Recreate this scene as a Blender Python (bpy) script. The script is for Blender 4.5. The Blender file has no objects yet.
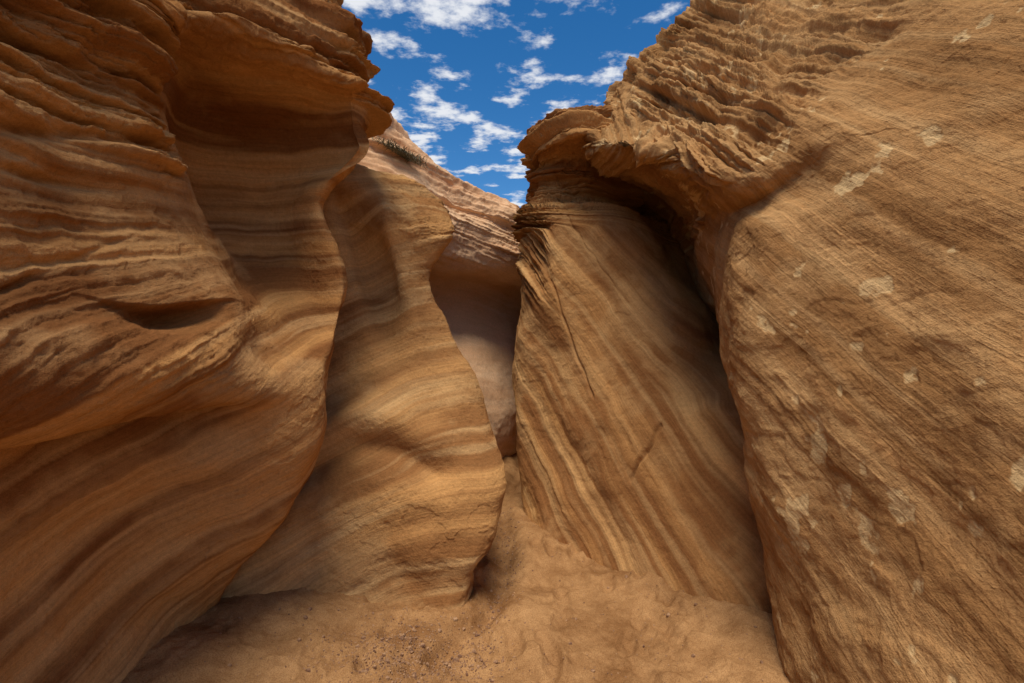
import bpy, math, random
import numpy as np
random.seed(3); np.random.seed(3)
scene=bpy.context.scene
try:
    scene.view_settings.view_transform='Standard'; scene.view_settings.look='None'; scene.view_settings.exposure=0
except Exception: pass

# ---------------- noise helpers ----------------
def _h(ix,iy,iz):
    n=ix*np.uint32(374761393)+iy*np.uint32(668265263)+iz*np.uint32(2246822519)
    n=(n^(n>>np.uint32(13)))*np.uint32(1274126177)
    n=n^(n>>np.uint32(16))
    return n.astype(np.float32)/np.float32(2147483648.0)-1
def U(a): return a.astype(np.int64).astype(np.uint32)
def vnoise(x,y,z):
    fx,fy,fz=np.floor(x),np.floor(y),np.floor(z)
    u,v,w=x-fx,y-fy,z-fz
    u=u*u*u*(u*(u*6-15)+10); v=v*v*v*(v*(v*6-15)+10); w=w*w*w*(w*(w*6-15)+10)
    ix,iy,iz=U(fx),U(fy),U(fz)
    o=np.uint32(1)
    def L(a,b,t): return a+(b-a)*t
    a=L(_h(ix,iy,iz),_h(ix+o,iy,iz),u); b=L(_h(ix,iy+o,iz),_h(ix+o,iy+o,iz),u)
    c=L(_h(ix,iy,iz+o),_h(ix+o,iy,iz+o),u); d=L(_h(ix,iy+o,iz+o),_h(ix+o,iy+o,iz+o),u)
    return L(L(a,b,v),L(c,d,v),w)
def fbm(p,f=1.0,octv=4,seed=0,gain=.5):
    x,y,z=p[...,0]*f+seed*17.3,p[...,1]*f+seed*9.1,p[...,2]*f+seed*5.7
    r=0;a=1.0
    for i in range(octv):
        r=r+a*vnoise(x,y,z)
        x,y,z=(x*1.6+y*1.2)+3.1,(y*1.6-x*1.2)+7.7,z*2.03+1.9
        a*=gain
    return r
def smooth(a,b,x):
    t=np.clip((x-a)/(b-a),0,1); return t*t*(3-2*t)
def steps(s,freq,seed,sharp=.3):
    z0=np.zeros_like(s)
    x=s*freq; x=x+.5*vnoise(x*.43,z0+seed*3.3,z0+.5)
    i=np.floor(x); f=x-i
    ii=U(i); k=np.full_like(ii,seed*7+1)
    r0=_h(ii,k,k); r1=_h(ii+np.uint32(1),k,k)
    return r0+(r1-r0)*smooth(1-sharp,1,f)
def blocks(s,u,freq,uf,seed):
    """broken slabs: every bed is split by joints into long plates that stick out by different amounts"""
    x=s*freq; i=np.floor(x); ii=U(i); k=np.full_like(ii,seed*13+5)
    off=_h(ii,k,k); y=u*uf*(1+.4*off)+off*9; jf=np.floor(y); jj=U(jf)
    f=x-i; fy=y-jf
    c0=_h(ii,jj,k); c1=_h(ii,jj+np.uint32(1),k)
    v=c0+(c1-c0)*smooth(.80,1,fy)
    edge=smooth(0,.15,f)*smooth(1,.9,f)
    return v*(.4+.6*edge)-.5*(1-edge)
def crW(K,N,w=None):
    w=np.array(w if w is not None else [1]*(K-1),float)
    cum=np.concatenate([[0],np.cumsum(w)]); cum/=cum[-1]
    tt_=np.interp(np.linspace(0,1,N),cum,np.arange(K))
    W=np.zeros((N,K))
    for n,tt in enumerate(tt_):
        i=min(int(tt),K-2); f=tt-i
        ww=[-.5*f+f*f-.5*f**3, 1-2.5*f*f+1.5*f**3, .5*f+2*f*f-1.5*f**3, -.5*f*f+.5*f**3]
        for k,wk in zip((i-1,i,i+1,i+2),ww):
            if k<0: W[n,0]+=2*wk; W[n,1]-=wk
            elif k>K-1: W[n,K-1]+=2*wk; W[n,K-2]-=wk
            else: W[n,k]+=wk
    return W
def groove2(P,a,b,w):
    """joint plane seen edge-on along y: a,b are (x,z)"""
    Q=np.stack([P[...,0],P[...,2]],-1); a=np.array(a,float); b=np.array(b,float); d=b-a
    t=((Q-a)@d)/(d@d); tc=np.clip(t,0,1)
    dist=np.linalg.norm(Q-(a+tc[...,None]*d),axis=-1)
    return np.exp(-(dist/w)**2)
def groove(P,a,b,w):
    a=np.array(a,float); b=np.array(b,float); d=b-a; t=np.clip(((P-a)@d)/(d@d),0,1)
    Q=a+t[...,None]*d; dist=np.linalg.norm(P-Q,axis=-1)
    return np.exp(-(dist/w)**2)

def grid_mesh(name,P,attrs,mat,col=None):
    R,C=P.shape[:2]
    me=bpy.data.meshes.new(name)
    idx=np.arange(R*C).reshape(R,C)
    q=np.stack([idx[:-1,:-1],idx[:-1,1:],idx[1:,1:],idx[1:,:-1]],-1).reshape(-1,4)
    me.vertices.add(R*C); me.vertices.foreach_set('co',P.reshape(-1).astype(np.float32))
    me.loops.add(q.size); me.loops.foreach_set('vertex_index',q.reshape(-1).astype(np.int32))
    me.polygons.add(len(q)); me.polygons.foreach_set('loop_start',np.arange(0,q.size,4,dtype=np.int32))
    me.polygons.foreach_set('use_smooth',np.ones(len(q),dtype=bool))
    me.update(calc_edges=True)
    for k,v in attrs.items():
        a=me.attributes.new(k,'FLOAT','POINT'); a.data.foreach_set('value',v.reshape(-1).astype(np.float32))
    if col is not None:
        a=me.attributes.new('rockcol','FLOAT_COLOR','POINT')
        c=np.concatenate([col,np.ones(col.shape[:2]+(1,))],-1)
        a.data.foreach_set('color',c.reshape(-1).astype(np.float32))
    ob=bpy.data.objects.new(name,me); scene.collection.objects.link(ob); me.materials.append(mat)
    return ob

def rows(zs,tab):
    return np.array([[(p[0],p[1],p[2] if len(p)>2 else z) for p in r] for z,r in zip(zs,tab)],float)
def mixc(a,b,t): return a+(np.array(b)-a)*t[...,None]

def build(name,G,NR,NC,sfun,mfun,mat,pal,wr=None,wc=None,big=.05,ledge=.06,fine=.006,seed=1,extra=None,c1=1.,c2=.6,f1=5,f2=17,patch=0,grit=.007,warp=.05,blk=.5,stain=.4):
    P=np.einsum('rk,kcd,nc->rnd',crW(G.shape[0],NR,wr),G,crW(G.shape[1],NC,wc))
    du=np.gradient(P,axis=1); dv=np.gradient(P,axis=0)
    n=np.cross(du,dv); n/=np.linalg.norm(n,axis=-1,keepdims=True)+1e-9
    P=P+n*(big*fbm(P,1.5,3,seed))[...,None]
    if extra is not None: P=P+n*extra(P)[...,None]
    s=sfun(P)+warp*fbm(P,1.1,2,seed+5)+.2*warp*fbm(P,5,3,seed+9)
    m=mfun(P)
    m=np.clip(m*(1+.5*fbm(P,1.8,2,seed+3)),0,1.5)
    flat=np.clip(1.35-np.abs(n[...,2]),.25,1)      # plates stick out sideways, not up
    lat=fbm(P,2.5,3,seed+20)
    sj=s+.004*fbm(P,20,3,seed+11)
    uu=P[...,0]*.8+P[...,1]+.08*fbm(P,5,4,seed+13)
    D=ledge*m*(.65*steps(sj,5,seed,.15)+.45*steps(sj+.02*lat,12,seed+1,.2)+.3*steps(sj+.01*lat,29,seed+2,.3)+.3*lat)*flat
    mb=np.clip(m-.25,0,1.2)
    D=D+blk*ledge*mb*flat*(.8*blocks(sj,uu,10,1.5,seed)+.55*blocks(sj+.01*lat,uu+.3,23,2.8,seed+4)+.3*blocks(sj,uu-.7,45,5,seed+6))
    soft=vnoise(s*7,P[...,0]*.5+seed,P[...,1]*.5)+.4*vnoise(s*19,P[...,0]*.8,P[...,1]*.8)*(.4+np.clip(lat,0,1))
    D=D+(1-.6*np.clip(m,0,1))*fine*2.0*soft
    rg=fbm(P,14,4,seed+30,.55)
    D=D+(.4+m)*grit*rg
    # small spalled scars with crisp edges
    sc=fbm(P*np.array([1,1,1.5]),4.5,4,seed+90,.5)
    D=D-.006*smooth(.45,.50,sc)*(.5+m)-.004*smooth(-.42,-.46,sc)
    # ---- albedo (mineral colour; far buttress palette also holds painted bounce light) ----
    li,mi,da=[np.array(c) for c in pal]
    a=smooth(-.35,.4,vnoise(s*f1,P[...,0]*.5,P[...,2]*.3+seed)+.35*vnoise(s*f1*2.7,P[...,0]*.7,P[...,1]*.7)+.25*lat)
    b=smooth(-.1,.8,vnoise(s*f2,P[...,0]*.9+3,P[...,1]*.9)+.5*vnoise(s*f2*2.3,P[...,0]*1.5,P[...,1]*1.5+2)+.3*fbm(P,1.7,3,seed+40))
    e=smooth(.15,.7,vnoise(s*f2*1.6+9,P[...,0]*.7+3,P[...,1]*.8)+.3*lat)
    col=da+(mi-da)*((1-c1)+c1*a)[...,None]
    col=mixc(col,li,b*c2)
    col=mixc(col,da,e*.5*c1)
    st=smooth(.05,.9,fbm(P,.9,5,seed+50,.6)); col=mixc(col,.7*da+.3*mi,st*stain)
    tn=smooth(.1,1.0,fbm(P,1.6,5,seed+60,.65)); col=mixc(col,li,tn*.35)
    if patch>0:
        pf=fbm(P*np.array([1,1,.85]),10,4,seed+70,.5)+.5*fbm(P,2.2,2,seed+72)+.10*smooth(1.7,.9,P[...,2])
        pm=smooth(.74,.88,pf)
        col=mixc(col,(.70,.50,.25),pm*patch)
        D=D-.003*pm
    P=P+n*D[...,None]
    return grid_mesh(name,P,{'strata':s,'ledge':m},mat,col)

# ---------------- materials ----------------
def rock_mat(name,lam=.35,bump=1.0,lamf=70,lamb=.004,lat=2.2):
    m=bpy.data.materials.new(name); m.use_nodes=True; nt=m.node_tree; N=nt.nodes; Lk=nt.links
    N.clear()
    out=N.new('ShaderNodeOutputMaterial'); bs=N.new('ShaderNodeBsdfDiffuse')
    bs.inputs['Roughness'].default_value=.5
    Lk.new(bs.outputs[0],out.inputs[0])
    geo=N.new('ShaderNodeNewGeometry'); at=N.new('ShaderNodeAttribute'); at.attribute_name='strata'
    ac=N.new('ShaderNodeAttribute'); ac.attribute_name='rockcol'
    def math_(op,a,b=None,c=None):
        n=N.new('ShaderNodeMath'); n.operation=op
        for i,v in enumerate((a,b,c)):
            if v is None: continue
            if isinstance(v,(int,float)): n.inputs[i].default_value=v
            else: Lk.new(v,n.inputs[i])
        return n.outputs[0]
    c=N.new('ShaderNodeCombineXYZ'); Lk.new(math_('MULTIPLY',at.outputs['Fac'],lamf),c.inputs[0])
    v=N.new('ShaderNodeVectorMath'); v.operation='MULTIPLY_ADD'
    Lk.new(geo.outputs['Position'],v.inputs[0]); v.inputs[1].default_value=(lat,lat,lat); Lk.new(c.outputs[0],v.inputs[2])
    def noise(sc,detail,rough,vec):
        n=N.new('ShaderNodeTexNoise'); n.inputs['Scale'].default_value=sc; n.inputs['Detail'].default_value=detail; n.inputs['Roughness'].default_value=rough
        Lk.new(vec,n.inputs['Vector']); return n.outputs['Fac']
    b3=noise(1,2,.75,v.outputs[0]); mid=noise(45,3,.75,geo.outputs['Position']); gr=noise(260,1,.7,geo.outputs['Position'])
    k=math_('ADD',math_('MULTIPLY_ADD',b3,lam*2,1-lam),math_('ADD',math_('MULTIPLY_ADD',gr,.6,-.3),math_('MULTIPLY_ADD',mid,.6,-.3)))
    vm=N.new('ShaderNodeVectorMath'); vm.operation='SCALE'; Lk.new(ac.outputs['Color'],vm.inputs[0]); Lk.new(k,vm.inputs['Scale'])
    Lk.new(vm.outputs[0],bs.inputs['Color'])
    h=math_('MULTIPLY',b3,lamb)
    h=math_('MULTIPLY_ADD',mid,.0085,h)
    h=math_('MULTIPLY_ADD',gr,.0014,h)
    bu=N.new('ShaderNodeBump'); bu.inputs['Strength'].default_value=bump; bu.inputs['Distance'].default_value=1
    Lk.new(h,bu.inputs['Height']); Lk.new(bu.outputs[0],bs.inputs['Normal'])
    return m
mS=rock_mat('sandstone_smooth',.34,.95,75,.003,1.6)
mP=rock_mat('sandstone_polished',.08,.5,45,.001)
mB=rock_mat('sandstone_rough',.40,1.15,85,.0045,1.3)

# ---------------- LEFT WALL ----------------
zs=[-.25,.2,.8,1.15,1.42,1.7,2.0,2.45,2.72,2.95,3.10,3.6,4.2,4.5]
GL=rows(zs,[
[(-1.8,-1.5),(-1.75,0),(-1.68,1.2),(-1.62,1.9),(-1.58,2.35),(-1.6,2.6),(-1.7,2.8),(-1.85,3.0),(-2.2,3.3),(-3,3.6)],
[(-1.95,-1.5),(-1.95,0),(-1.92,1.4),(-1.82,2.1),(-1.75,2.4),(-1.7,2.6),(-1.65,2.75),(-1.65,2.9),(-2.0,3.3),(-3,3.6)],
[(-2.1,-1.5),(-2.05,0),(-1.95,1.5),(-1.85,2.1),(-1.7,2.35),(-1.5,2.45),(-1.3,2.52),(-1.13,2.65),(-1.4,3.1),(-2.6,3.6)],
[(-1.95,-1.5),(-1.9,0),(-1.78,1.4),(-1.66,1.8),(-1.5,2.1),(-1.3,2.25),(-1.12,2.42),(-1.0,2.62),(-1.2,3.0),(-2.4,3.6)],
[(-1.8,-1.5),(-1.75,0),(-1.58,1.3),(-1.42,1.7),(-1.28,2.0),(-1.15,2.25),(-1.02,2.48),(-1.0,2.72),(-1.25,3.2),(-2.4,3.7)],
[(-1.8,-1.5),(-1.75,0),(-1.62,1.3),(-1.47,1.75),(-1.25,2.2),(-1.28,2.7),(-1.14,2.93),(-1.0,2.94),(-1.25,3.3),(-2.4,3.7)],
[(-1.8,-1.5),(-1.75,0),(-1.62,1.3),(-1.5,1.8),(-1.38,2.22),(-1.58,2.9),(-1.32,3.12),(-1.0,3.0),(-1.3,3.4),(-2.4,3.8)],
[(-1.9,-1.5),(-1.8,0),(-1.66,1.3),(-1.58,1.8),(-1.50,2.22),(-1.88,3.0),(-1.55,3.25),(-1.16,3.05),(-1.4,3.4),(-2.4,3.9)],
[(-1.9,-1.5),(-1.8,0),(-1.68,1.3),(-1.6,1.85),(-1.52,2.2),(-1.9,3.05),(-1.45,3.28),(-.86,3.0),(-1.15,3.5),(-2.4,4)],
[(-1.9,-1.5),(-1.8,0),(-1.68,1.3),(-1.6,1.9),(-1.52,2.2),(-1.80,3.0),(-1.40,3.2),(-.91,3.0),(-1.1,3.55),(-2.4,4.1)],
[(-1.85,-1.5),(-1.75,0),(-1.62,1.3),(-1.58,1.95),(-1.48,2.20),(-1.22,2.42),(-1.03,2.74),(-.90,3.0),(-1.05,3.6),(-2.4,4.2)],
[(-2.1,-1.5),(-1.95,0),(-1.8,1.4),(-1.75,2.1),(-1.65,2.4),(-1.5,2.7),(-1.25,2.95),(-1.0,3.1),(-1.2,3.7),(-2.6,4.3)],
[(-2.8,-1.5),(-2.6,0),(-2.4,1.6),(-2.3,2.3),(-2.2,2.7),(-2.0,3.1),(-1.75,3.4),(-1.45,3.6),(-1.6,4.2),(-2.8,4.8)],
[(-6,-1.5),(-6,0),(-6,1.8),(-5.5,2.5),(-5,3.2),(-4.5,3.8),(-4,4.4),(-3.5,5),(-3.3,5.6),(-3.2,6.2)],
])
def sL(P):
    k=1-smooth(1.3,2.2,P[...,2])
    return P[...,2]-.12*P[...,1]-k*(.40*(P[...,0]+1.5)+.35*(P[...,1]-2.2))
def mLf(P):
    x,y,z=P[...,0],P[...,1],P[...,2]
    a=smooth(3.0,3.10,z)*1.3
    b=smooth(2.2,2.45,z)*smooth(2.45,2.2,y)*.95
    c=.34*smooth(1.25,1.5,z)*smooth(2.35,2.0,y)
    return np.maximum(np.maximum(a,b),np.maximum(c,.04))
def xL(P):
    x,y,z=P[...,0],P[...,1],P[...,2]
    near=smooth(2.45,2.1,y)
    d=.09*near*np.exp(-((z-1.50+.12*(y-1.9))/.16)**2)
    d-=.20*near*np.exp(-((z-1.12-.18*(y-1.8))/.11)**2)
    u=z-(1.75+.03*np.sin(y*9))
    d-=.15*np.exp(-((y-2.02)/.16)**2)*smooth(-.12,-.02,u)*smooth(.012,.0,u)
    d-=.06*np.exp(-((y-1.75)/.16)**2)*np.exp(-((z-2.16-.1*(y-1.7))/.018)**2)
    d-=.05*near*np.exp(-((z-2.33-.3*(y-1.8))/.022)**2)
    d-=.05*near*np.exp(-((z-2.62-.2*(y-1.8))/.018)**2)
    d-=.02*groove(P,(-1.55,1.55,1.75),(-1.42,2.1,2.1),.012)
    d+=.012*smooth(.1,.9,fbm(P*np.array([1,1,.5]),3.2,3,77))*near*smooth(1.5,1.8,z)
    return d
build('canyon_wall',GL,740,680,sL,mLf,mS,((.64,.385,.165),(.50,.25,.085),(.235,.095,.032)),
  wr=[.7,1,1,.9,.9,1,1.2,1,1,1,1.3,.9,.2],wc=[.1,.15,.9,1,1.1,1,1,.4,.12],seed=1,ledge=.08,fine=.0045,extra=xL,c1=1.,c2=.5,f1=9,f2=21,blk=.8)

# ---------------- MID-LEFT FIN ----------------
zs=[-.25,.12,.38,.7,1.1,1.5,2.05,2.45,2.8,3.0,2.9]
GM=rows(zs,[
[(-2.6,2.9),(-1.62,2.8),(-1.2,3.0),(-.75,3.1),(-.5,3.1),(-.34,3.1),(-.34,3.5),(-.35,5),(-.5,6.5)],
[(-2.6,3.0),(-1.6,2.88),(-1.2,3.05),(-.75,3.15),(-.48,3.12),(-.28,3.12),(-.28,3.6),(-.35,5),(-.5,6.5)],
[(-2.6,3.1),(-1.55,3.0),(-1.18,3.12),(-.75,3.17),(-.43,3.12),(-.14,3.18),(-.15,3.7),(-.35,5),(-.6,6.5)],
[(-2.5,3.2),(-1.5,3.15),(-1.15,3.2),(-.75,3.15),(-.4,3.12),(-.05,3.3),(-.15,3.8),(-.45,5),(-.7,6.5)],
[(-2.5,3.4),(-1.45,3.4),(-1.15,3.35),(-.78,3.3),(-.47,3.35),(-.20,3.55),(-.35,4.1),(-.7,5),(-1,6.5)],
[(-2.5,3.5),(-1.45,3.5),(-1.17,3.55),(-.88,3.55),(-.62,3.65),(-.40,3.8),(-.6,4.4),(-1.0,5.1),(-1.3,6.5)],
[(-2.5,3.6),(-1.5,3.6),(-1.22,3.65),(-.95,3.8),(-.78,3.8),(-.62,3.95),(-.9,4.5),(-1.3,5.2),(-1.6,6.5)],
[(-2.5,3.7),(-1.6,3.6),(-1.28,3.5),(-1.0,3.65),(-.68,3.75),(-.42,4.0),(-.7,4.6),(-1.2,5.3),(-1.5,6.5)],
[(-2.5,3.8),(-1.6,3.6),(-1.3,3.55),(-1.0,3.75),(-.78,4.1),(-.6,4.5),(-.8,4.9),(-1.3,5.5),(-1.5,6.5)],
[(-2.5,4.0),(-1.6,3.8),(-1.25,3.85),(-1.08,4.1),(-.95,4.4),(-.85,4.8),(-1,5.2),(-1.5,5.7),(-1.7,6.5)],
[(-2.5,4.8),(-1.8,4.8),(-1.5,4.8),(-1.4,4.9),(-1.3,5.1),(-1.3,5.4),(-1.4,5.6),(-1.6,6),(-1.8,6.6)],
])
def sM(P): return P[...,2]-.28*P[...,0]+.10*np.sin(P[...,0]*3.2+.6)
def mMf(P): return .07+.7*smooth(2.3,2.5,P[...,2])*smooth(-1.05,-.75,P[...,0])
def xM(P):
    x,y,z=P[...,0],P[...,1],P[...,2]
    u=z-(1.02+.12*np.sin(x*5)+.1*(x+.8))
    w=smooth(-.25,-.5,x)
    d=w*(.06*np.exp(-(u/.10)**2)-.08*np.exp(-((u+.17)/.08)**2))
    c=(x+1.03)+.28*(z-2.2)
    d-=.19*np.exp(-(c/.10)**2)*smooth(1.2,2.0,z)*smooth(2.75,2.5,z)
    d+=.07*np.exp(-((c-.2)/.07)**2)*smooth(1.2,2.0,z)*smooth(2.75,2.5,z)
    d-=.03*np.exp(-((z-.22-.15*x)/.10)**2)
    return d
build('sandstone_fin',GM,600,520,sM,mMf,mS,((.65,.42,.19),(.52,.275,.10),(.29,.13,.046)),
  wr=[.7,.7,1,1,1,1.2,1,1,.7,.2],wc=[.15,.8,1.1,1,1,.9,.5,.15],seed=2,big=.05,ledge=.05,extra=xM,c1=.95,c2=.55,f1=7,f2=17)

# ---------------- FAR LEFT BUTTRESS ----------------
GF=rows([-.25,.6,1.4,2.05,2.33,2.45,2.85,3.15,3.4,3.4],[
[(-2.4,4.5),(-1.6,4.6),(-.9,5.0),(-.55,5.5),(-.05,6.8),(.5,7.9),(1.2,9.5)],
[(-2.4,4.5),(-1.6,4.6),(-.9,4.9),(-.55,5.3),(-.02,6.4),(.5,7.8),(1.2,9.5)],
[(-2.4,4.8),(-1.8,5.0),(-1.1,5.4),(-.65,5.8),(-.05,6.6),(.5,7.8),(1.2,9)],
[(-2.4,5.3),(-1.9,5.6),(-1.2,6.1),(-.7,6.5),(-.1,7.1),(.45,7.9),(1.2,9)],
[(-2.4,5.3),(-1.9,5.5),(-1.15,6.0),(-.6,6.4),(-.0,6.9),(.42,7.6),(1.2,8.5)],
[(-2.4,4.9),(-1.8,5.0),(-1.0,5.4),(-.5,5.85),(.1,6.05),(.42,6.8),(1.2,8.2)],
[(-2.4,4.7,3.0),(-1.8,4.9,3.0),(-1.0,5.0,2.9),(-.5,5.65),(.06,5.95),(.33,6.6),(1.1,8.3)],
[(-2.4,4.8,3.5),(-1.75,5.0,3.5),(-1.05,5.3,3.4),(-.5,5.7,3.2),(.02,6.0,3.1),(.3,6.7,3.0),(1.1,8.5,3)],
[(-2.4,5.2,4.3),(-1.7,5.4,4.3),(-1.1,5.9,3.9),(-.55,6.3,3.5),(.0,6.7,3.3),(.2,7.2,3.1),(1,8.8,3.1)],
[(-4,7,4.8),(-3,7.5,4.7),(-2,8.5,4.2),(-1.2,9,3.6),(-.4,9.5,3.3),(.2,10,3.1),(1,11,3)],
])
def sF(P): return P[...,2]+.25*P[...,0]
def mFf(P): return .02+.9*smooth(2.4,2.55,P[...,2])
build('canyon_wall',GF,400,360,sF,mFf,mP,((.80,.56,.35),(.76,.49,.28),(.66,.39,.21)),wc=[.2,.7,1,1,1,.3],seed=3,big=.04,ledge=.06,fine=.002,c1=.8,c2=.4,stain=.1)  # palette lightened to paint in the bounce light of the hollow

# ---------------- RIGHT FIN ----------------
GR=rows([-.25,.4,1.1,1.7,2.3,2.8,3.0,3.25,3.38,3.55,3.68,3.6],[
[(.9,8),(.4,6.6),(.15,5.0),(.22,4.3),(.6,3.8),(.95,3.25),(1.4,2.75),(2.4,2.5)],
[(.9,8),(.38,6.6),(.05,5.0),(.2,4.5),(.6,4.0),(1.0,3.5),(1.45,3.0),(2.4,2.7)],
[(.9,8),(.36,6.6),(.03,5.0),(.25,4.6),(.62,4.15),(1.05,3.75),(1.65,3.5),(2.6,3.5)],
[(.9,8),(.36,6.6),(.05,5.0),(.3,4.6),(.7,4.3),(1.33,3.98),(2.1,4.9),(2.8,5.0)],
[(.9,8),(.38,6.6),(.06,5.0),(.28,4.6),(.68,4.45),(1.22,4.4),(2.1,5.7),(2.8,5.8)],
[(.9,8),(.4,6.6),(.08,5.0),(.27,4.6),(.6,4.55),(.98,4.65),(1.9,5.8),(2.8,5.9)],
[(.9,8),(.4,6.6),(.18,5.1),(.36,4.8),(.60,4.8),(.85,5.0),(1.7,5.8),(2.6,5.7)],
[(.9,8),(.4,6.6),(.18,5.1),(.36,4.8),(.64,4.8),(1.1,5.0),(1.7,5.4),(2.6,5.2)],
[(.9,8),(.42,6.6),(.17,5.0),(.30,4.55),(.52,4.3),(1.0,4.4),(1.6,4.4),(2.6,4.4)],
[(1,8),(.5,6.8),(.24,5.1),(.40,4.7),(.60,4.5),(1.05,4.6),(1.6,4.6),(2.6,4.6)],
[(1.1,8),(.8,7),(.50,5.5),(.56,5.1),(.72,4.85),(1.1,4.9),(1.6,5),(2.6,5)],
[(2,9),(1.8,8.5),(1.5,7.5),(1.4,7),(1.5,6.5),(1.7,6.4),(2,6.3),(2.8,6)],
])
def sR(P):
    t=smooth(2.6,3.0,P[...,2])
    return (P[...,0]*.85-P[...,1]*.56+P[...,2])*.7*(1-t)+t*(P[...,2]-.12*P[...,0])
def mRf(P):
    return np.maximum(.06+1.1*smooth(2.7,2.95,P[...,2]),1.0*smooth(.42,.15,P[...,0])*smooth(1.6,2.4,P[...,2]))
def xR(P):
    x,z=P[...,0],P[...,2]; zz=z+.012*np.sin(x*60)+.015*fbm(P,9,3,123)
    Q=np.stack([x,P[...,1],zz],-1)
    d=-.035*groove2(Q,(.86,.60),(1.06,1.02),.010)
    d-=.02*groove2(Q,(.34,2.15),(.66,1.15),.009)
    d-=.015*groove2(Q,(.5,2.7),(.95,1.9),.010)
    return d
build('sandstone_fin',GR,640,580,sR,mRf,mS,((.61,.375,.16),(.48,.245,.087),(.26,.11,.038)),
  wr=[.9,1,1,1,1.1,.8,.8,.9,1.1,.8,.3],wc=[.15,.3,1,1.1,1.1,1.0,.3],seed=4,big=.045,ledge=.08,extra=xR,c1=.95,c2=.45,f1=8,f2=19,blk=1.0)

# ---------------- RIGHT FRONT WALL ----------------
GB=rows([-.25,.4,1.1,1.7,2.15,0,0,0,0,0,0],[
[(2.8,3.6),(2.1,3.3),(1.65,2.95),(1.33,2.5),(1.28,2.0),(1.3,1.5),(1.35,.8),(1.45,-.2),(1.5,-1.5)],
[(2.8,3.8),(2.1,3.6),(1.65,3.2),(1.3,2.55),(1.3,2.1),(1.33,1.6),(1.4,1.0),(1.5,-.2),(1.6,-1.5)],
[(2.9,4.6),(2.3,4.3),(1.75,3.7),(1.2,2.65),(1.3,2.1),(1.42,1.7),(1.55,1.1),(1.7,-.2),(1.8,-1.5)],
[(2.9,5.8),(2.4,5.6),(1.95,4.7),(1.15,2.75),(1.3,2.2),(1.5,1.8),(1.7,1.3),(1.85,-.2),(2.0,-1.5)],
[(2.9,6.6),(2.4,6.4),(1.97,5.5),(1.2,2.85),(1.38,2.3),(1.65,1.9),(1.85,1.4),(2.05,-.2),(2.2,-1.5)],
[(2.4,6.4,3.0),(1.7,6.1,3.1),(1.6,5.3,2.92),(1.29,3.10,2.36),(1.43,2.42,2.40),(1.75,2.0,2.5),(2.0,1.5,2.5),(2.2,-.2,2.5),(2.4,-1.5,2.5)],
[(1.4,5.8,3.35),(.66,4.60,3.25),(.88,3.65,2.92),(1.14,2.70,2.46),(1.45,2.42,2.56),(1.8,2.05,2.7),(2.1,1.6,2.8),(2.4,-.2,2.8),(2.6,-1.5,2.8)],
[(1.3,5.9,3.65),(.76,4.72,3.60),(1.02,4.0,3.36),(1.35,3.0,3.0),(1.6,2.7,3.0),(1.95,2.3,3.1),(2.3,1.8,3.2),(2.7,-.2,3.2),(2.9,-1.5,3.2)],
[(1.4,6.2,3.9),(.95,5.0,3.92),(1.25,4.4,4.05),(1.75,3.9,4.1),(2.1,3.5,3.9),(2.4,3,3.9),(2.8,2.2,4),(3.2,-.2,4),(3.5,-1.5,4)],
[(1.7,6.5,4.1),(1.25,5.5,4.2),(1.74,5,4.62),(2.3,4.6,4.9),(2.8,4.2,4.9),(3.2,3.6,4.9),(3.6,2.6,5),(4.1,-.2,5),(4.5,-1.5,5)],
[(2.5,9,4.3),(3,8.5,4.4),(4,8,4.8),(5,7.5,5.1),(6,7,5.1),(7,6,5.1),(8,4,5.2),(8.5,0,5.2),(9,-1.5,5.2)],
])
def sB(P):
    t=.6*smooth(1.05,.65,P[...,0])
    return (P[...,0]*.85-P[...,1]*.56+P[...,2])*.7*(1-t)+t*(P[...,2]-.1*P[...,0])
def mBf(P):
    x,y,z=P[...,0],P[...,1],P[...,2]
    l=smooth(2.40,2.5,z)*smooth(2.35,2.8,y)
    return np.maximum(.06+.2*smooth(2.5,3,z),l*(1.05-.15*smooth(1.0,.7,x)))
def xB(P):
    x,y,z=P[...,0],P[...,1],P[...,2]
    d=-.03*np.exp(-((z-3.3-.15*(x-1.5)+.05*np.sin(x*6))/.05)**2)*smooth(1.3,1.6,x)
    d-=.03*groove(P,(1.5,2.45,2.75),(1.9,2.9,3.6),.02)
    d-=.03*groove(P,(1.2,2.7,2.5),(1.9,3.3,3.8),.05)
    d+=.02*fbm(P,3.5,3,88)
    return d
build('canyon_wall',GB,740,720,sB,mBf,mB,((.58,.36,.16),(.45,.24,.093),(.29,.14,.05)),
  wr=[.9,1,1,.9,.8,.8,1,1.2,.9,.3],wc=[.15,.35,1.2,1.2,1,.9,.12,.08],seed=5,big=.045,ledge=.085,fine=.0015,extra=xB,c1=.75,c2=.4,f1=8,f2=20,patch=.62,grit=.009,warp=.025,blk=.85)

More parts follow.
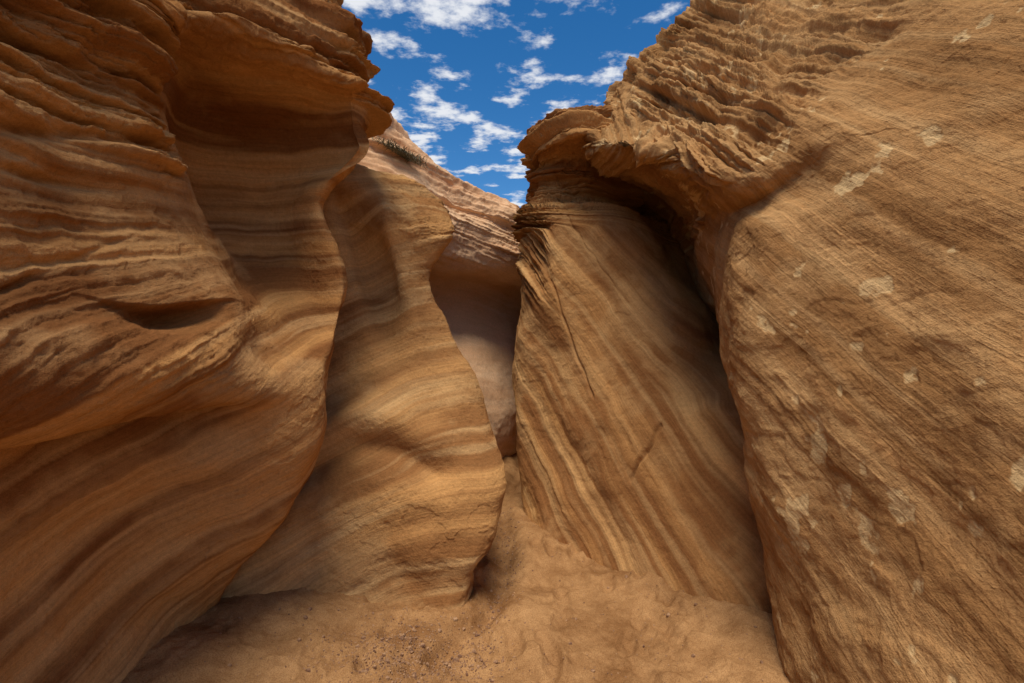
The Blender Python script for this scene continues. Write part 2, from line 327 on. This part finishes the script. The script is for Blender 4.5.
# ---------------- GROUND ----------------
def spaced(a0,a1,n0,far,n1):
    c=np.linspace(a0,a1,n0); k=np.geomspace(.05,far,n1)
    return np.concatenate([(a0-k)[::-1],c,a1+k])
X=spaced(-2.4,2.0,440,400,30); Y=spaced(1.4,7.5,600,400,34)
XX,YY=np.meshgrid(X,Y); P=np.stack([XX,YY,np.zeros_like(XX)],-1)
z=.06*fbm(P,1.3,3,7)+.020*fbm(P,5,4,8)+.006*fbm(P,22,4,9,.6)
cx=-.16+.06*np.sin(YY*2.2)+.07*(YY-3)-.35*smooth(3.2,2.2,YY)
z-=.09*np.exp(-((XX-cx)/.09)**2)*smooth(2.3,3.0,YY)
z+=.12*smooth(3.6,5.6,YY)+.12*smooth(.5,1.5,np.abs(XX))*smooth(2,3,YY)
for k in range(80):
    fx=random.uniform(-1.1,1.1); fy=random.uniform(1.9,4.2); an=random.uniform(-.6,.6)
    a=(XX-fx)*math.cos(an)-(YY-fy)*math.sin(an); b=(XX-fx)*math.sin(an)+(YY-fy)*math.cos(an)
    r=np.sqrt((a/.048)**2+(b/.12)**2)
    z+=random.uniform(.5,1)*(-.026*np.exp(-r**4)+.012*np.exp(-((r-1.3)/.3)**2))
z*=1-smooth(8,30,np.hypot(XX,YY)); P[...,2]=z
g=bpy.data.materials.new('sand'); g.use_nodes=True; nt=g.node_tree; N=nt.nodes; Lk=nt.links
N.remove(N['Principled BSDF']); bs=N.new('ShaderNodeBsdfDiffuse'); Lk.new(bs.outputs[0],N['Material Output'].inputs[0])
geo=N.new('ShaderNodeNewGeometry')
def nz(sc,d=4,r=.6):
    n=N.new('ShaderNodeTexNoise'); n.inputs['Scale'].default_value=sc; n.inputs['Detail'].default_value=d; n.inputs['Roughness'].default_value=r
    Lk.new(geo.outputs['Position'],n.inputs['Vector']); return n.outputs['Fac']
cr=N.new('ShaderNodeValToRGB'); e=cr.color_ramp.elements
e[0].position=.36; e[0].color=(.27,.13,.05,1); e[1].position=.64; e[1].color=(.52,.29,.125,1)
Lk.new(nz(2.6,7,.7),cr.inputs[0])
mx=N.new('ShaderNodeMix'); mx.data_type='RGBA'; mx.blend_type='MULTIPLY'; mx.inputs[0].default_value=.6
c2=N.new('ShaderNodeValToRGB'); e=c2.color_ramp.elements; e[0].position=.35; e[0].color=(.42,.35,.30,1); e[1].position=.55; e[1].color=(1,1,1,1)
Lk.new(nz(190,2,.7),c2.inputs[0]); Lk.new(cr.outputs[0],mx.inputs[6]); Lk.new(c2.outputs[0],mx.inputs[7]); Lk.new(mx.outputs[2],bs.inputs['Color'])
ad=N.new('ShaderNodeMath'); ad.operation='MULTIPLY'; ad.inputs[1].default_value=.011; Lk.new(nz(50,4,.75),ad.inputs[0])
bu=N.new('ShaderNodeBump'); bu.inputs['Distance'].default_value=1; Lk.new(ad.outputs[0],bu.inputs['Height']); Lk.new(bu.outputs[0],bs.inputs['Normal'])
ground=grid_mesh('ground',P,{},g)
def gz(x,y):
    j=int(np.argmin(abs(X-x))); i=int(np.argmin(abs(Y-y))); return float(z[i,j])

# ---------------- GRAVEL ----------------
import bmesh
from mathutils import Vector, Matrix
ico=bmesh.new(); bmesh.ops.create_icosphere(ico,subdivisions=1,radius=1)
iv=np.array([v.co[:] for v in ico.verts]); ifc=np.array([[v.index for v in f.verts] for f in ico.faces]); ico.free()
V=[];F=[]
for k in range(3800):
    if k<2000: x=random.gauss(-.5,.22); y=random.gauss(2.62,.15)
    elif k<2900:
        y=random.uniform(2.6,4.8); x=-.16+.06*math.sin(y*2.2)+.07*(y-3)+random.gauss(0,.07)
    else: x=random.uniform(-1.5,1.3); y=random.uniform(2.1,5)
    r=random.uniform(.002,.006)*(2.3 if random.random()<.06 else 1)
    c=np.array([x,y,gz(x,y)+r*.2])
    F.append(ifc+len(V)*len(iv)); V.append(c+iv*r*np.random.uniform(.65,1.2,(len(iv),1))*np.random.uniform(.7,1.3,(1,3)))
me=bpy.data.meshes.new('gravel'); me.from_pydata(np.concatenate(V).tolist(),[],np.concatenate(F).tolist())
gr=bpy.data.objects.new('gravel',me); scene.collection.objects.link(gr)
def simple_mat(name,ca,cb,sc):
    gm=bpy.data.materials.new(name); gm.use_nodes=True
    n=gm.node_tree.nodes; b=n['Principled BSDF']; b.inputs['Roughness'].default_value=.9
    t=n.new('ShaderNodeTexNoise'); t.inputs['Scale'].default_value=sc; gg=n.new('ShaderNodeNewGeometry'); rr=n.new('ShaderNodeValToRGB')
    rr.color_ramp.elements[0].position=.35; rr.color_ramp.elements[0].color=(*ca,1); rr.color_ramp.elements[1].position=.65; rr.color_ramp.elements[1].color=(*cb,1)
    gm.node_tree.links.new(gg.outputs['Position'],t.inputs['Vector']); gm.node_tree.links.new(t.outputs[0],rr.inputs[0]); gm.node_tree.links.new(rr.outputs[0],b.inputs['Base Color'])
    return gm
me.materials.append(simple_mat('gravel',(.16,.075,.04),(.42,.24,.12),40))

# ---------------- DRY SHRUB on the rim ----------------
V=[];F=[]
for k in range(800):
    bx=random.gauss(0,.12); base=np.array([-1.12+bx,5.22+random.uniform(-.12,.12)+.15*bx,3.50-.45*bx])
    d=np.array([random.gauss(0,.9),random.gauss(0,.7),abs(random.gauss(.5,.4))]); d/=np.linalg.norm(d)
    L=random.uniform(.04,.12); sd=np.cross(d,[0,0,1]); sd=sd/(np.linalg.norm(sd)+1e-6)*random.uniform(.002,.005)
    mid_=base+d*L*.55+np.array([0,0,.01]); tip=base+d*L+np.array([random.uniform(-.02,.02),0,-.01])
    i=len(V); V+= [base-sd*.5,base+sd*.5,mid_+sd,mid_-sd,tip]; F+=[(i,i+1,i+2,i+3),(i+3,i+2,i+4)]
me=bpy.data.meshes.new('desert_shrub'); me.from_pydata([tuple(v) for v in V],[],F)
ob=bpy.data.objects.new('desert_shrub',me); scene.collection.objects.link(ob); me.materials.append(simple_mat('dry_foliage',(.08,.07,.04),(.18,.16,.09),30))

# ---------------- SKY + SUN ----------------
EL,AZ=math.radians(67),math.radians(188)   # azimuth clockwise from +Y
w=bpy.data.worlds.new('World'); scene.world=w; w.use_nodes=True; nt=w.node_tree; N=nt.nodes; Lk=nt.links; N.clear()
try:
    w.cycles.sampling_method='MANUAL'; w.cycles.sample_map_resolution=256
except Exception: pass
out=N.new('ShaderNodeOutputWorld'); bg=N.new('ShaderNodeBackground'); bg.inputs['Strength'].default_value=.105
sk=N.new('ShaderNodeTexSky'); sk.sky_type='NISHITA'; sk.sun_disc=False; sk.sun_elevation=EL; sk.sun_rotation=AZ; sk.altitude=1500
tc=N.new('ShaderNodeTexCoord'); sp=N.new('ShaderNodeSeparateXYZ'); Lk.new(tc.outputs['Generated'],sp.inputs[0])
def M(op,a,b=None):
    n=N.new('ShaderNodeMath'); n.operation=op
    for i,v in enumerate((a,b)):
        if v is None: continue
        if isinstance(v,(int,float)): n.inputs[i].default_value=v
        else: Lk.new(v,n.inputs[i])
    return n.outputs[0]
zc=M('MAXIMUM',sp.outputs[2],.04)
cb=N.new('ShaderNodeCombineXYZ'); Lk.new(M('DIVIDE',sp.outputs[0],zc),cb.inputs[0]); Lk.new(M('DIVIDE',sp.outputs[1],zc),cb.inputs[1])
def wn(sc,d,r,off):
    mp=N.new('ShaderNodeMapping'); mp.inputs['Location'].default_value=off; Lk.new(cb.outputs[0],mp.inputs[0])
    n=N.new('ShaderNodeTexNoise'); n.inputs['Scale'].default_value=sc; n.inputs['Detail'].default_value=d; n.inputs['Roughness'].default_value=r
    Lk.new(mp.outputs[0],n.inputs['Vector']); return n.outputs['Fac']
def mr(f,a,b):
    n=N.new('ShaderNodeMapRange'); n.interpolation_type='SMOOTHSTEP'; n.inputs['From Min'].default_value=a; n.inputs['From Max'].default_value=b; Lk.new(f,n.inputs['Value']); return n.outputs['Result']
cl=M('MULTIPLY',mr(M('ADD',wn(5.6,5,.6,(2,3,0)),M('MULTIPLY',wn(1.3,1,.5,(5,1,0)),.5)),.72,.90),.95)
hs=N.new('ShaderNodeHueSaturation'); hs.inputs['Saturation'].default_value=1.4; hs.inputs['Value'].default_value=1.35; Lk.new(sk.outputs[0],hs.inputs['Color'])
mx=N.new('ShaderNodeMix'); mx.data_type='RGBA'; Lk.new(cl,mx.inputs[0]); Lk.new(hs.outputs[0],mx.inputs[6]); mx.inputs[7].default_value=(8.0,8.2,8.6,1)
Lk.new(mx.outputs[2],bg.inputs[0]); Lk.new(bg.outputs[0],out.inputs[0])
sun=bpy.data.lights.new('sun','SUN'); sun.energy=3.9; sun.angle=math.radians(30); sun.color=(1,.93,.81)
so=bpy.data.objects.new('sun',sun); scene.collection.objects.link(so)
d=Vector((math.sin(AZ)*math.cos(EL),math.cos(AZ)*math.cos(EL),math.sin(EL)))
so.rotation_euler=(-d).to_track_quat('-Z','Y').to_euler()

cam=bpy.data.cameras.new('camera'); cam.lens=18; cam.sensor_width=36; cam.clip_end=2000; cam.clip_start=.05
co=bpy.data.objects.new('camera',cam); scene.collection.objects.link(co); co.location=(0,0,1.6); co.rotation_euler=(math.radians(90),0,0)
scene.camera=co
